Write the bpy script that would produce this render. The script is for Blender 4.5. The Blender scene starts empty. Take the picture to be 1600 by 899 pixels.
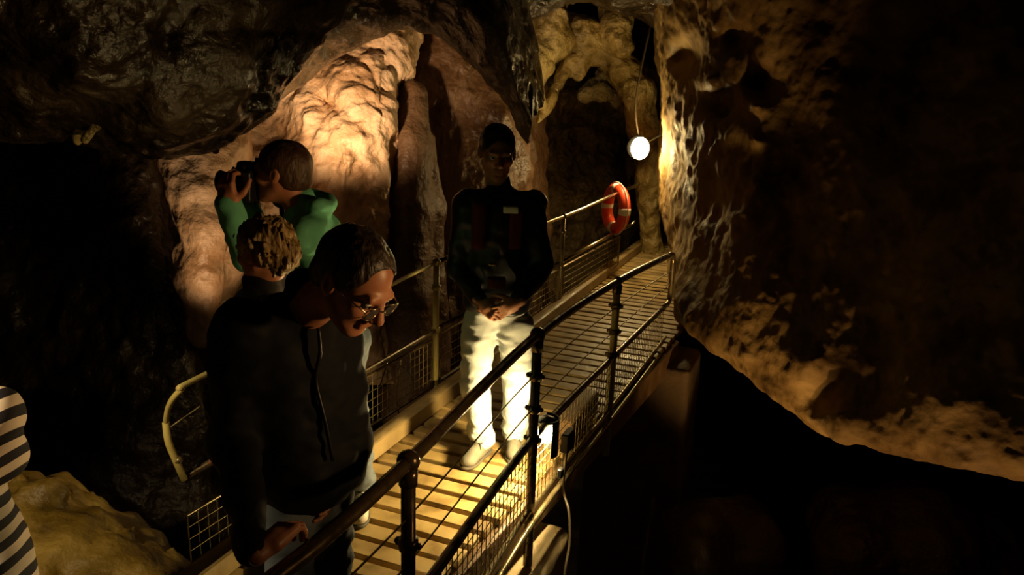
import bpy, math, random
import numpy as np
from mathutils import Vector, Matrix
random.seed(7); rng = np.random.default_rng(11)
S = bpy.context.scene
C = S.collection
V = lambda *a: np.array(a, dtype=float)

# ------------------------------------------------------------------ camera
F = 1244.0; H = 2.0; PITCH = math.radians(15); ROLL = math.radians(2.0)
CAM = V(0, 0, H)
f0 = V(0, math.cos(PITCH), -math.sin(PITCH)); u0 = V(0, math.sin(PITCH), math.cos(PITCH)); r0 = V(1, 0, 0)
cu = math.cos(ROLL)*u0 - math.sin(ROLL)*r0; cr = math.cos(ROLL)*r0 + math.sin(ROLL)*u0
cd = bpy.data.cameras.new('camera'); cam = bpy.data.objects.new('camera', cd); C.objects.link(cam)
cd.sensor_width = 36; cd.lens = 36*F/1600; cd.clip_start = .05
m = Matrix(((cr[0], cu[0], -f0[0], CAM[0]), (cr[1], cu[1], -f0[1], CAM[1]), (cr[2], cu[2], -f0[2], CAM[2]), (0, 0, 0, 1)))
cam.matrix_world = m; S.camera = cam
def ray(px, py): return f0 + ((px-800)/F)*cr - ((py-449.5)/F)*cu
def At(px, py, Z): return CAM + ray(px, py)*Z          # at a distance along the viewing axis
def G(px, py, z=0.): d = ray(px, py); return CAM + d*((z-H)/d[2])   # on a level surface
def W(px, py, Y): d = ray(px, py); return CAM + d*(Y/d[1])          # at a distance down the cave

# ------------------------------------------------------------------ world, exposure
S.view_settings.view_transform = 'Standard'; S.view_settings.look = 'None'
S.view_settings.exposure = 0.0; S.view_settings.gamma = 1.0; S.view_settings.use_curve_mapping = False
wd = bpy.data.worlds.new('world'); S.world = wd; wd.use_nodes = True
wd.node_tree.nodes['Background'].inputs[0].default_value = (.6, .7, 1, 1)
wd.node_tree.nodes['Background'].inputs[1].default_value = 0.0
S.cycles.max_bounces = 5; S.cycles.diffuse_bounces = 3; S.cycles.glossy_bounces = 3
S.cycles.sample_clamp_indirect = 3.0; S.cycles.caustics_reflective = False; S.cycles.caustics_refractive = False
AMBER = (1.0, .72, .30); WARM = (1.0, .66, .36)
def light(name, loc, power, col=AMBER, size=.03, spot=None, aim=None, parent=None, blend=.6):
    l = bpy.data.lights.new(name, 'SPOT' if spot else 'POINT'); l.energy = power; l.color = col; l.shadow_soft_size = size
    o = bpy.data.objects.new(name, l); C.objects.link(o); o.location = loc
    if spot:
        l.spot_size = math.radians(spot); l.spot_blend = blend
        o.rotation_euler = (Vector(aim)-Vector(loc)).to_track_quat('-Z', 'Y').to_euler()
    return o
L_TOP = 62; L_LOW = 72; L_BACK = 330; L_BACK2 = 80; L_UNDER = 180; L_LEFT = 190; L_SIDE = 95

# ------------------------------------------------------------------ noise
LAT = rng.random((48, 48, 48)).astype(np.float32)
def vnoise(P):
    P = np.asarray(P, dtype=np.float64); I = np.floor(P).astype(np.int64); f = P-I; f = f*f*(3-2*f); I %= 48; J = (I+1) % 48
    x, y, z = f[..., 0], f[..., 1], f[..., 2]
    a = lambda i, j, k: LAT[i, j, k]
    x0, y0, z0 = I[..., 0], I[..., 1], I[..., 2]; x1, y1, z1 = J[..., 0], J[..., 1], J[..., 2]
    c00 = a(x0, y0, z0)*(1-x)+a(x1, y0, z0)*x; c10 = a(x0, y1, z0)*(1-x)+a(x1, y1, z0)*x
    c01 = a(x0, y0, z1)*(1-x)+a(x1, y0, z1)*x; c11 = a(x0, y1, z1)*(1-x)+a(x1, y1, z1)*x
    return ((c00*(1-y)+c10*y)*(1-z)+(c01*(1-y)+c11*y)*z)*2-1
def fbm(P, o=4, g=.5):
    P = np.asarray(P, dtype=np.float64); s = 0; a = 1.; t = 0
    for i in range(o): s = s+a*vnoise(P*(2.03**i)+i*7.3); t += a; a *= g
    return s/t

# ------------------------------------------------------------------ object helpers
def link(name, me, mat=None, parent=None, smooth=True):
    o = bpy.data.objects.new(name, me); C.objects.link(o)
    if mat is not None: me.materials.append(mat)
    if smooth: me.polygons.foreach_set('use_smooth', [True]*len(me.polygons))
    if parent: o.parent = parent
    return o
def mesh(name, v, f, mat=None, parent=None, smooth=True):
    me = bpy.data.meshes.new(name)
    v = np.asarray(v, dtype=np.float32)
    if isinstance(f, np.ndarray) and f.ndim == 2:
        n, k = f.shape
        me.vertices.add(len(v)); me.vertices.foreach_set('co', v.ravel())
        me.loops.add(n*k); me.loops.foreach_set('vertex_index', f.ravel().astype(np.int32))
        me.polygons.add(n); me.polygons.foreach_set('loop_start', np.arange(0, n*k, k, dtype=np.int32))
        me.update(calc_edges=True); me.validate()
    else: me.from_pydata([tuple(map(float, p)) for p in v], [], [tuple(map(int, q)) for q in f]); me.update()
    return link(name, me, mat, parent, smooth)
def empty(name, loc=(0, 0, 0), label=None, cat=None, group=None):
    o = bpy.data.objects.new(name, None); C.objects.link(o); o.location = tuple(map(float, loc)); o.empty_display_size = .1
    tag(o, label, cat, group); return o
def tag(o, label=None, cat=None, group=None, kind=None):
    if label: o['label'] = label
    if cat: o['category'] = cat
    if group: o['group'] = group
    if kind: o['kind'] = kind
    return o
def fix(root):      # children are modelled in world coordinates; keep them there under a moved root
    for c in root.children_recursive: pass
    for c in root.children: c.matrix_parent_inverse = Matrix.Translation(root.location).inverted()
class MB:           # collects simple solids into one mesh
    def __init__(s): s.v = []; s.f = []
    def add(s, v, f):
        n = len(s.v); s.v += [tuple(map(float, p)) for p in v]; s.f += [tuple(i+n for i in q) for q in f]; return s
    def box(s, c, h, R=None, bev=0.):
        c = np.array(c, float); hx, hy, hz = h; R = np.eye(3) if R is None else np.array(R, float)
        if bev <= 0:
            v = [(x*hx, y*hy, z*hz) for x in (-1, 1) for y in (-1, 1) for z in (-1, 1)]
            f = [(0, 1, 3, 2), (4, 6, 7, 5), (0, 4, 5, 1), (2, 3, 7, 6), (0, 2, 6, 4), (1, 5, 7, 3)]
            return s.add([c+R@np.array(p) for p in v], f)
        oc = [(-hx+bev, -hy), (hx-bev, -hy), (hx, -hy+bev), (hx, hy-bev), (hx-bev, hy), (-hx+bev, hy), (-hx, hy-bev), (-hx, -hy+bev)]
        v = []; q = 1-bev/max(hx, hy)
        for z, k in ((-hz, 1-bev/hx*.9), (-hz+bev, 1), (hz-bev, 1), (hz, 1-bev/hx*.9)):
            ky = 1-bev/hy*.9 if k != 1 else 1
            v += [(x*k, y*ky, z) for x, y in oc]
        f = [tuple(range(7, -1, -1)), tuple(range(24, 32))]
        for r in range(3):
            for i in range(8): f.append((r*8+i, r*8+(i+1) % 8, (r+1)*8+(i+1) % 8, (r+1)*8+i))
        return s.add([c+R@np.array(p) for p in v], f)
    def tube(s, pts, r, n=10, cap=True):
        pts = [np.array(p, float) for p in pts]; N = len(pts)
        rs = r if hasattr(r, '__len__') else [r]*N
        t = [pts[min(i+1, N-1)]-pts[max(i-1, 0)] for i in range(N)]; t = [x/np.linalg.norm(x) for x in t]
        a = V(0, 0, 1) if abs(t[0][2]) < .9 else V(1, 0, 0)
        a = np.cross(t[0], a); a /= np.linalg.norm(a); v = []
        for i in range(N):
            a = a-t[i]*a.dot(t[i]); a /= np.linalg.norm(a); b = np.cross(t[i], a)
            v += [pts[i]+rs[i]*(math.cos(q)*a+math.sin(q)*b) for q in np.linspace(0, 2*math.pi, n, endpoint=False)]
        f = [(i*n+j, i*n+(j+1) % n, (i+1)*n+(j+1) % n, (i+1)*n+j) for i in range(N-1) for j in range(n)]
        if cap: f += [tuple(range(n-1, -1, -1)), tuple(range((N-1)*n, N*n))]
        return s.add(v, f)
    def ball(s, c, r, n=14, sc=(1, 1, 1), R=None):
        v = []; R = np.eye(3) if R is None else R
        for i in range(n//2+1):
            th = math.pi*i/(n//2)
            for j in range(n):
                ph = 2*math.pi*j/n
                v.append(np.array(c)+R@(V(math.sin(th)*math.cos(ph)*sc[0], math.sin(th)*math.sin(ph)*sc[1], math.cos(th)*sc[2])*r))
        f = [(i*n+j, (i+1)*n+j, (i+1)*n+(j+1) % n, i*n+(j+1) % n) for i in range(n//2) for j in range(n)]
        return s.add(v, f)
    def torus(s, c, R_, r, ax, n=32, k=10, a0=0, a1=2*math.pi):
        ax = np.array(ax, float); ax /= np.linalg.norm(ax); a = np.cross(ax, V(0, 0, 1)) if abs(ax[2]) < .95 else V(1, 0, 0)
        a /= np.linalg.norm(a); b = np.cross(ax, a); full = abs(a1-a0-2*math.pi) < 1e-6; v = []
        m_ = n if full else n+1
        for i in range(m_):
            t = a0+(a1-a0)*i/n; d = math.cos(t)*a+math.sin(t)*b
            for j in range(k):
                q = 2*math.pi*j/k; v.append(np.array(c)+d*(R_+r*math.cos(q))+ax*r*math.sin(q))
        f = [(i*k+j, ((i+1) % m_)*k+j, ((i+1) % m_)*k+(j+1) % k, i*k+(j+1) % k) for i in range(n) for j in range(k)]
        if not full: f += [tuple(range(k)), tuple(range(n*k+k-1, n*k-1, -1))]
        return s.add(v, f)
    def build(s, name, mat, parent=None, smooth=False, angle=None):
        o = mesh(name, s.v, s.f, mat, parent, smooth or angle is not None)
        if angle is not None and hasattr(o.data, 'set_sharp_from_angle'): o.data.set_sharp_from_angle(angle=math.radians(angle))
        return o

# ------------------------------------------------------------------ implicit surfaces -> smooth continuous meshes
def surfnet(D, org, h):
    ins = D < 0; nx, ny, nz = D.shape
    s = np.zeros((nx-1, ny-1, nz-1), np.int8)
    offs = [(i, j, k) for i in (0, 1) for j in (0, 1) for k in (0, 1)]
    for i, j, k in offs: s += ins[i:nx-1+i, j:ny-1+j, k:nz-1+k]
    act = (s > 0) & (s < 8); idx = np.argwhere(act)
    val = np.stack([D[idx[:, 0]+i, idx[:, 1]+j, idx[:, 2]+k] for i, j, k in offs], 1)
    acc = np.zeros((len(idx), 3)); cnt = np.zeros(len(idx))
    for a in range(8):
        for b in range(a+1, 8):
            pa, pb = np.array(offs[a]), np.array(offs[b])
            if np.abs(pa-pb).sum() != 1: continue
            va, vb = val[:, a], val[:, b]; cr_ = (va < 0) != (vb < 0)
            t = np.where(cr_, va/np.where(cr_, va-vb, 1), 0)
            acc += (pa+(pb-pa)*t[:, None])*cr_[:, None]; cnt += cr_
    vs = org+(idx+acc/cnt[:, None])*h
    ID = -np.ones(act.shape, np.int64); ID[act] = np.arange(len(idx))
    F_ = []
    for ax in range(3):
        sl0 = [slice(1, -1)]*3; sl1 = [slice(1, -1)]*3; sl0[ax] = slice(0, -1); sl1[ax] = slice(1, None)
        A = ins[tuple(sl0)]; B = ins[tuple(sl1)]; e = np.argwhere(A != B)
        if not len(e): continue
        base = e.copy(); o1, o2 = [(1, 2), (2, 0), (0, 1)][ax]
        for q in (o1, o2): base[:, q] += 1
        def cell(d1, d2):
            c = base.copy(); c[:, o1] -= d1; c[:, o2] -= d2; return ID[c[:, 0], c[:, 1], c[:, 2]]
        q = np.stack([cell(1, 1), cell(0, 1), cell(0, 0), cell(1, 0)], 1)
        inn = A[e[:, 0], e[:, 1], e[:, 2]]
        q[~inn] = q[~inn][:, ::-1]; F_.append(q)
    F_ = np.concatenate(F_); F_ = F_[(F_ >= 0).all(1)]
    return vs, F_
class Sdf:
    def __init__(s, k=.02): s.p = []; s.k = k
    def _a(s, fn, lo, hi, k, op): s.p.append((fn, np.array(lo), np.array(hi), s.k if k is None else k, op)); return s
    def cap(s, a, b, ra, rb=None, k=None, op='+', sq=None):
        a = np.array(a, float); b = np.array(b, float); rb = ra if rb is None else rb; ab = b-a; L = max(ab.dot(ab), 1e-9)
        def fn(P):
            t = np.clip(((P-a)@ab)/L, 0, 1); return np.linalg.norm(P-a-t[..., None]*ab, axis=-1)-(ra+(rb-ra)*t)
        r = max(ra, rb); return s._a(fn, np.minimum(a, b)-r, np.maximum(a, b)+r, k, op)
    def ell(s, c, r, R=None, k=None, op='+'):
        c = np.array(c, float); r = np.array(r, float); R = np.eye(3) if R is None else np.array(R)   # columns = axes
        def fn(P):
            q = (P-c)@R; k0 = np.linalg.norm(q/r, axis=-1); k1 = np.linalg.norm(q/(r*r), axis=-1)+1e-9
            return k0*(k0-1)/k1
        m_ = r.max(); return s._a(fn, c-m_, c+m_, k, op)
    def box(s, c, h, R=None, rd=.01, k=None, op='+'):
        c = np.array(c, float); h_ = np.array(h, float)-rd; R = np.eye(3) if R is None else np.array(R)
        def fn(P):
            q = np.abs((P-c)@R)-h_; return np.linalg.norm(np.maximum(q, 0), axis=-1)+np.minimum(q.max(-1), 0)-rd
        m_ = np.linalg.norm(h); return s._a(fn, c-m_, c+m_, k, op)
    def chain(s, pts, rs, k=None):
        for i in range(len(pts)-1): s.cap(pts[i], pts[i+1], rs[i], rs[i+1], k)
        return s
    def surf(s, h, noise=None, namp=0.):
        pos = [p for p in s.p if p[4] == '+']
        lo = np.min([p[1] for p in pos], 0)-3*h-namp; hi = np.max([p[2] for p in pos], 0)+3*h+namp
        n = np.ceil((hi-lo)/h).astype(int)+1; D = np.full(n, 9., np.float32)
        ax = [lo[i]+np.arange(n[i])*h for i in range(3)]
        for fn, a, b, k, op in s.p:
            pad = k+3*h+namp
            i0 = np.clip(np.floor((a-pad-lo)/h).astype(int), 0, n-1); i1 = np.clip(np.ceil((b+pad-lo)/h).astype(int)+1, 1, n)
            if (i1 <= i0).any(): continue
            sl = tuple(slice(i0[j], i1[j]) for j in range(3))
            P = np.stack(np.meshgrid(*[ax[j][sl[j]] for j in range(3)], indexing='ij'), -1)
            d = fn(P); o = D[sl]
            if op == '+': q = np.clip(.5+.5*(o-d)/k, 0, 1); r = o*(1-q)+d*q-k*q*(1-q)
            else: d = -d; q = np.clip(.5-.5*(o-d)/k, 0, 1); r = o*(1-q)+d*q+k*q*(1-q)
            D[sl] = r
        if noise is not None:
            m_ = np.abs(D) < namp*1.5+2*h; ii = np.argwhere(m_); P = lo+ii*h
            D[m_] += noise(P).astype(np.float32)
        D[0], D[-1], D[:, 0], D[:, -1], D[:, :, 0], D[:, :, -1] = [9.]*6
        return surfnet(D, lo, h)
    def build(s, name, h, mat, parent=None, noise=None, namp=0., xf=None):
        v, f = s.surf(h, noise, namp)
        if xf is not None: v = v@xf[0].T+xf[1]
        return mesh(name, v, f, mat, parent)

# ------------------------------------------------------------------ materials
def mat(name, col, rough=.6, metal=0., spec=.5, emit=None, es=0., sss=0., coat=0.):
    M = bpy.data.materials.new(name); M.use_nodes = True; b = M.node_tree.nodes['Principled BSDF']
    b.inputs['Base Color'].default_value = (*col, 1); b.inputs['Roughness'].default_value = rough; b.inputs['Metallic'].default_value = metal
    b.inputs['Specular IOR Level'].default_value = spec; b.inputs['Coat Weight'].default_value = coat
    if emit: b.inputs['Emission Color'].default_value = (*emit, 1); b.inputs['Emission Strength'].default_value = es
    if sss: b.inputs['Subsurface Weight'].default_value = sss; b.inputs['Subsurface Radius'].default_value = (.02, .008, .004)
    return M
def nodes(M): return M.node_tree.nodes, M.node_tree.links, M.node_tree.nodes['Principled BSDF']
def noise_mat(name, cols, scale=5, rough=(.4, .8), bump=.3, bscale=None, metal=0., stretch=(1, 1, 1), dist=.02, vor=0., spec=.5, detail=6, ramp=(.3, .7), coat=0.):
    M = mat(name, cols[0], rough[0], metal, spec, coat=coat); n, l, b = nodes(M)
    tc = n.new('ShaderNodeTexCoord'); mp = n.new('ShaderNodeMapping'); mp.inputs['Scale'].default_value = stretch
    l.new(tc.outputs['Object'], mp.inputs[0])
    t = n.new('ShaderNodeTexNoise'); t.inputs['Scale'].default_value = scale; t.inputs['Detail'].default_value = detail; l.new(mp.outputs[0], t.inputs[0])
    cr_ = n.new('ShaderNodeValToRGB'); l.new(t.outputs[0], cr_.inputs[0]); e = cr_.color_ramp
    while len(e.elements) < len(cols): e.elements.new(.5)
    for i, c in enumerate(cols): e.elements[i].position = ramp[0]+(ramp[1]-ramp[0])*i/(len(cols)-1); e.elements[i].color = (*c, 1)
    l.new(cr_.outputs[0], b.inputs['Base Color'])
    t2 = n.new('ShaderNodeTexNoise'); t2.inputs['Scale'].default_value = bscale or scale*3; t2.inputs['Detail'].default_value = 8; l.new(mp.outputs[0], t2.inputs[0])
    mr = n.new('ShaderNodeMapRange'); mr.inputs[3].default_value = rough[0]; mr.inputs[4].default_value = rough[1]; mr.inputs[1].default_value = .35; mr.inputs[2].default_value = .65
    l.new(t.outputs[0], mr.inputs[0]); l.new(mr.outputs[0], b.inputs['Roughness'])
    h = t2.outputs[0]
    if vor:
        vo = n.new('ShaderNodeTexVoronoi'); vo.inputs['Scale'].default_value = vor; vo.feature = 'SMOOTH_F1'; l.new(mp.outputs[0], vo.inputs[0])
        ad = n.new('ShaderNodeMath'); ad.operation = 'ADD'; l.new(vo.outputs[0], ad.inputs[0]); l.new(h, ad.inputs[1]); h = ad.outputs[0]
    bp = n.new('ShaderNodeBump'); bp.inputs['Strength'].default_value = bump; bp.inputs['Distance'].default_value = dist
    l.new(h, bp.inputs['Height']); l.new(bp.outputs[0], b.inputs['Normal'])
    return M
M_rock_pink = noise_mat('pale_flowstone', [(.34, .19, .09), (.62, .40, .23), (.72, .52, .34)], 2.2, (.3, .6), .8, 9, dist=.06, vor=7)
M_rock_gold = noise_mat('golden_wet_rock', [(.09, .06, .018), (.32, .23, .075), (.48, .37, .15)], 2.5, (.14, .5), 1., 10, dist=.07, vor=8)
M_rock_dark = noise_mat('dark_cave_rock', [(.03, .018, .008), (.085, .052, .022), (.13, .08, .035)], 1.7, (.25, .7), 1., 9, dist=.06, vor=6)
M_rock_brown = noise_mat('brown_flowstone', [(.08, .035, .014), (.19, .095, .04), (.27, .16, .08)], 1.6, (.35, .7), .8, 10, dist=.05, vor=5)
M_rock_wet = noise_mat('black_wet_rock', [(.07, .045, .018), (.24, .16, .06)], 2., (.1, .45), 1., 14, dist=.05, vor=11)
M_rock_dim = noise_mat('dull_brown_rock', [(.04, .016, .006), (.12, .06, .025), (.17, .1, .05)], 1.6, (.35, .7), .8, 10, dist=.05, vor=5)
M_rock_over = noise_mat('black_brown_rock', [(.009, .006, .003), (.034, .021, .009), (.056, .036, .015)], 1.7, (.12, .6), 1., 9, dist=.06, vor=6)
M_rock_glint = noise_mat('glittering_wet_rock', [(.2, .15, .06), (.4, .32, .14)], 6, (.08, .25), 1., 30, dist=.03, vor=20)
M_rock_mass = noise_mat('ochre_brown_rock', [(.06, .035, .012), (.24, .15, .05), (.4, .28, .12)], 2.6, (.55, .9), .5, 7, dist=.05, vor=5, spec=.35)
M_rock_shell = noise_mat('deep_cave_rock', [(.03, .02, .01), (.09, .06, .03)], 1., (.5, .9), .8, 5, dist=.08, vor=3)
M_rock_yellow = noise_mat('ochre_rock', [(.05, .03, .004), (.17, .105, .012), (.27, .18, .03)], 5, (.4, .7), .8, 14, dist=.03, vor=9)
M_wood = noise_mat('weathered_deck_wood', [(.16, .10, .035), (.42, .29, .11), (.5, .36, .15)], 6, (.35, .6), .5, 18, stretch=(1, 1, 1), dist=.006)
M_beam = noise_mat('brown_timber', [(.11, .06, .025), (.24, .14, .06)], 5, (.45, .7), .5, 16, dist=.01)
M_kerb = noise_mat('kerb_timber', [(.2, .13, .05), (.42, .3, .13)], 5, (.4, .65), .5, 16, dist=.008)
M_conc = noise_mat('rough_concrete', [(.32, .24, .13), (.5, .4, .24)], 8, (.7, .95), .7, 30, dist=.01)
M_concd = noise_mat('shaded_concrete', [(.07, .045, .02), (.14, .09, .045)], 5, (.7, .95), .7, 30, dist=.01)  # darker concrete copy; shade on the far pier put into the colour
M_rail = noise_mat('dull_galvanised_tube', [(.2, .155, .08), (.36, .3, .17)], 14, (.22, .45), .25, 40, metal=.75, dist=.002)
M_tube_lit = noise_mat('lamplit_tube', [(.45, .36, .1), (.6, .5, .18)], 14, (.35, .5), .2, 40, dist=.002)  # paler ochre tube; lamplight on bright posts and loop put into the colour
M_raild = noise_mat('worn_brown_tube', [(.09, .06, .03), (.17, .12, .06)], 14, (.18, .4), .25, 40, metal=.6, dist=.002)
M_steel = mat('bright_steel', (.55, .5, .38), .2, 1.)
M_wire = mat('mesh_wire', (.22, .17, .08), .4, .7)
M_black = mat('black_plastic', (.01, .01, .01), .35)
M_rubber = mat('black_cable', (.06, .045, .025), .5)
M_orange = noise_mat('lifebuoy_orange', [(.62, .045, .012), (.78, .07, .02)], 12, (.3, .5), .1, 30, dist=.002)
M_white = mat('white_band', (.75, .7, .6), .5)
M_skin = noise_mat('skin', [(.42, .165, .08), (.55, .24, .13)], 18, (.42, .55), .12, 90, dist=.002)
M_hair_dark = noise_mat('dark_hair', [(.012, .008, .005), (.05, .03, .016)], 40, (.35, .55), .7, 120, dist=.006, stretch=(1, 1, .3))
M_hair_brown = noise_mat('short_brown_hair', [(.04, .02, .01), (.11, .055, .025)], 40, (.4, .6), .7, 120, dist=.006, stretch=(1, 1, .3))
M_hair_fair = noise_mat('fair_brown_hair', [(.10, .06, .02), (.42, .27, .09)], 32, (.3, .5), .9, 90, dist=.012, stretch=(1, 1, .25))
M_navy = noise_mat('dark_navy_jacket', [(.003, .0035, .006), (.007, .0075, .011)], 9, (.7, .85), .3, 60, dist=.003, spec=.2)
M_blackj = noise_mat('black_jacket', [(.006, .006, .008), (.014, .013, .014)], 9, (.35, .6), .3, 60, dist=.003)
M_green = noise_mat('green_fleece', [(.12, .46, .27), (.18, .58, .36)], 9, (.8, .95), .35, 120, dist=.002)
M_red = mat('dark_red_cloth', (.10, .004, .008), .8)
M_jean = noise_mat('pale_denim', [(.42, .46, .47), (.6, .63, .62)], 7, (.75, .9), .4, 160, dist=.002)
M_jeand = noise_mat('blue_denim', [(.10, .13, .17), (.19, .22, .26)], 7, (.75, .9), .4, 160, dist=.002)
M_shoe = noise_mat('grey_suede', [(.10, .095, .075), (.19, .175, .14)], 14, (.7, .85), .3, 80, dist=.003)
M_shoew = noise_mat('cream_leather', [(.55, .5, .4), (.72, .66, .55)], 14, (.5, .7), .2, 80, dist=.003)
M_sole = mat('rubber_sole', (.08, .07, .055), .7)
M_lace = mat('lace_cord', (.03, .028, .022), .8)
M_eye = mat('eye_white', (.6, .55, .5), .15); M_iris = mat('dark_iris', (.02, .012, .008), .1)
M_glow = mat('lit_lamp_glass', (1, .9, .6), .3, emit=AMBER, es=L_TOP/.36)
M_glow2 = mat('lit_bulb_glass', (1, .9, .6), .3, emit=AMBER, es=L_LOW/.063)
M_lens = mat('unseen_flood_lens', (.9, .85, .7), .1, emit=WARM, es=2)  # glowing lens of the added, unseen floodlights
M_glass = mat('spectacle_lens', (.9, .9, .9), .02); M_glass.node_tree.nodes['Principled BSDF'].inputs['Alpha'].default_value = .04
def stripe_mat():
    M = mat('black_and_white_stripes', (.6, .5, .4), .85); n, l, b = nodes(M)
    tc = n.new('ShaderNodeTexCoord'); nz = n.new('ShaderNodeTexNoise'); nz.inputs['Scale'].default_value = 5; nz.inputs['Detail'].default_value = 1
    l.new(tc.outputs['Object'], nz.inputs[0])
    dt = n.new('ShaderNodeVectorMath'); dt.operation = 'DOT_PRODUCT'; dt.inputs[1].default_value = (-.40, .10, .92); l.new(tc.outputs['Object'], dt.inputs[0])
    ml = n.new('ShaderNodeMath'); ml.operation = 'MULTIPLY_ADD'; ml.inputs[1].default_value = .045; l.new(nz.outputs[0], ml.inputs[0]); l.new(dt.outputs['Value'], ml.inputs[2])
    fr = n.new('ShaderNodeMath'); fr.operation = 'MULTIPLY'; fr.inputs[1].default_value = 1/.052; l.new(ml.outputs[0], fr.inputs[0])
    ff = n.new('ShaderNodeMath'); ff.operation = 'FRACT'; l.new(fr.outputs[0], ff.inputs[0])
    gt = n.new('ShaderNodeMath'); gt.operation = 'GREATER_THAN'; gt.inputs[1].default_value = .5; l.new(ff.outputs[0], gt.inputs[0])
    mx = n.new('ShaderNodeMix'); mx.data_type = 'RGBA'; mx.inputs[6].default_value = (.85, .72, .60, 1); mx.inputs[7].default_value = (.012, .01, .02, 1)
    l.new(gt.outputs[0], mx.inputs[0]); l.new(mx.outputs[2], b.inputs['Base Color']); return M
M_stripe = stripe_mat()

# ------------------------------------------------------------------ rock sheets: solid, thick, noisy slabs swept through control points
def cr1(A, n):      # Catmull-Rom along axis 0
    R_ = A.shape[0]; t = np.linspace(0, R_-1, n); i = np.minimum(t.astype(int), R_-2); u = t-i
    sh = (-1,)+(1,)*(A.ndim-1); u = u.reshape(sh)
    g = lambda k: A[np.clip(i+k, 0, R_-1)]
    p0, p1, p2, p3 = g(-1), g(0), g(1), g(2)
    return .5*((2*p1)+(-p0+p2)*u+(2*p0-5*p1+4*p2-p3)*u*u+(-p0+3*p1-3*p2+p3)*u**3)
def sheet(name, ctrl, n, m_, mt, amp=.12, sc=1.3, thick=.5, dents=(), parent=None, world=False, out=None, ridg=0., back=None, stretch=(1, 1, 1), seed=0., fine=.02):
    A = np.array(ctrl, float); A = cr1(A, n); A = np.swapaxes(cr1(np.swapaxes(A, 0, 1), m_), 0, 1)
    if not world:
        Z = A[..., 2].copy()
        for (dx, dy, dr, dd) in dents: Z += dd*np.exp(-((A[..., 0]-dx)**2+(A[..., 1]-dy)**2)/dr**2)
        d = f0+((A[..., 0]-800)/F)[..., None]*cr-((A[..., 1]-449.5)/F)[..., None]*cu
        P = CAM+d*Z[..., None]
    else: P = A
    gu = np.gradient(P, axis=0); gv = np.gradient(P, axis=1); N = np.cross(gu, gv); N /= np.linalg.norm(N, axis=-1, keepdims=True)+1e-9
    ref = (CAM if out is None else np.array(out))-P; sg = np.sign((N*ref).sum(-1)); 
    sg = np.where(sg.mean() >= 0, 1., -1.); N = N*sg
    Q = P*np.array(stretch)/sc+seed
    dsp = amp*fbm(Q, 5, .52)
    if ridg: dsp += ridg*(1-2*np.abs(fbm(Q*1.7+9, 3)))
    if fine: dsp += fine*fbm(P*9+seed, 3)
    P2 = P+N*dsp[..., None]
    dv = -N if back is None else np.broadcast_to(np.array(back, float), P.shape)
    B = P2[::4, ::4]*0; 
    Bk = P+dv*thick
    nn = n*m_; idx = np.arange(nn).reshape(n, m_)
    f = [np.stack([idx[:-1, :-1], idx[1:, :-1], idx[1:, 1:], idx[:-1, 1:]], -1).reshape(-1, 4)]
    g = idx+nn; f.append(np.stack([g[:-1, :-1], g[:-1, 1:], g[1:, 1:], g[1:, :-1]], -1).reshape(-1, 4))
    def side(a, b): f.append(np.stack([a[:-1], a[1:], b[1:], b[:-1]], -1))
    side(idx[0], g[0]); side(g[-1], idx[-1]); side(g[:, 0], idx[:, 0]); side(idx[:, -1], g[:, -1])
    fc = np.concatenate(f)
    if sg < 0: fc = fc[:, ::-1]
    o = mesh(name, np.concatenate([P2.reshape(-1, 3), Bk.reshape(-1, 3)]), fc, mt, parent)
    return o

# cave shell (structure)
def plane_ctrl(o_, a, b, n=4):
    o_, a, b = map(np.array, (o_, a, b)); return [[o_+a*i/(n-1)+b*j/(n-1) for j in range(n)] for i in range(n)]
mid = V(0, 4, 0)
for nm, o_, a, b in (('floor', (-8., -4, -3.4), (16., 0, 0), (0., 20, 0)), ('ceiling', (-8., -4, 6.), (16., 0, 0), (0., 20, 0)),
                     ('wall_back', (-8., 13.6, -4.), (16., 0, 0), (0., 0, 11)), ('wall_front', (-8., -3.6, -4.), (16., 0, 0), (0., 0, 11)),
                     ('wall_left', (-7.2, -4., -4.), (0., 20, 0), (0., 0, 11)), ('wall_right', (7.2, -4., -4.), (0., 20, 0), (0., 0, 11))):
    o = sheet(nm, plane_ctrl(o_, a, b), 90, 90, M_rock_shell, .6, 3., .3, world=True, out=mid, fine=0); tag(o, kind='structure')

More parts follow.
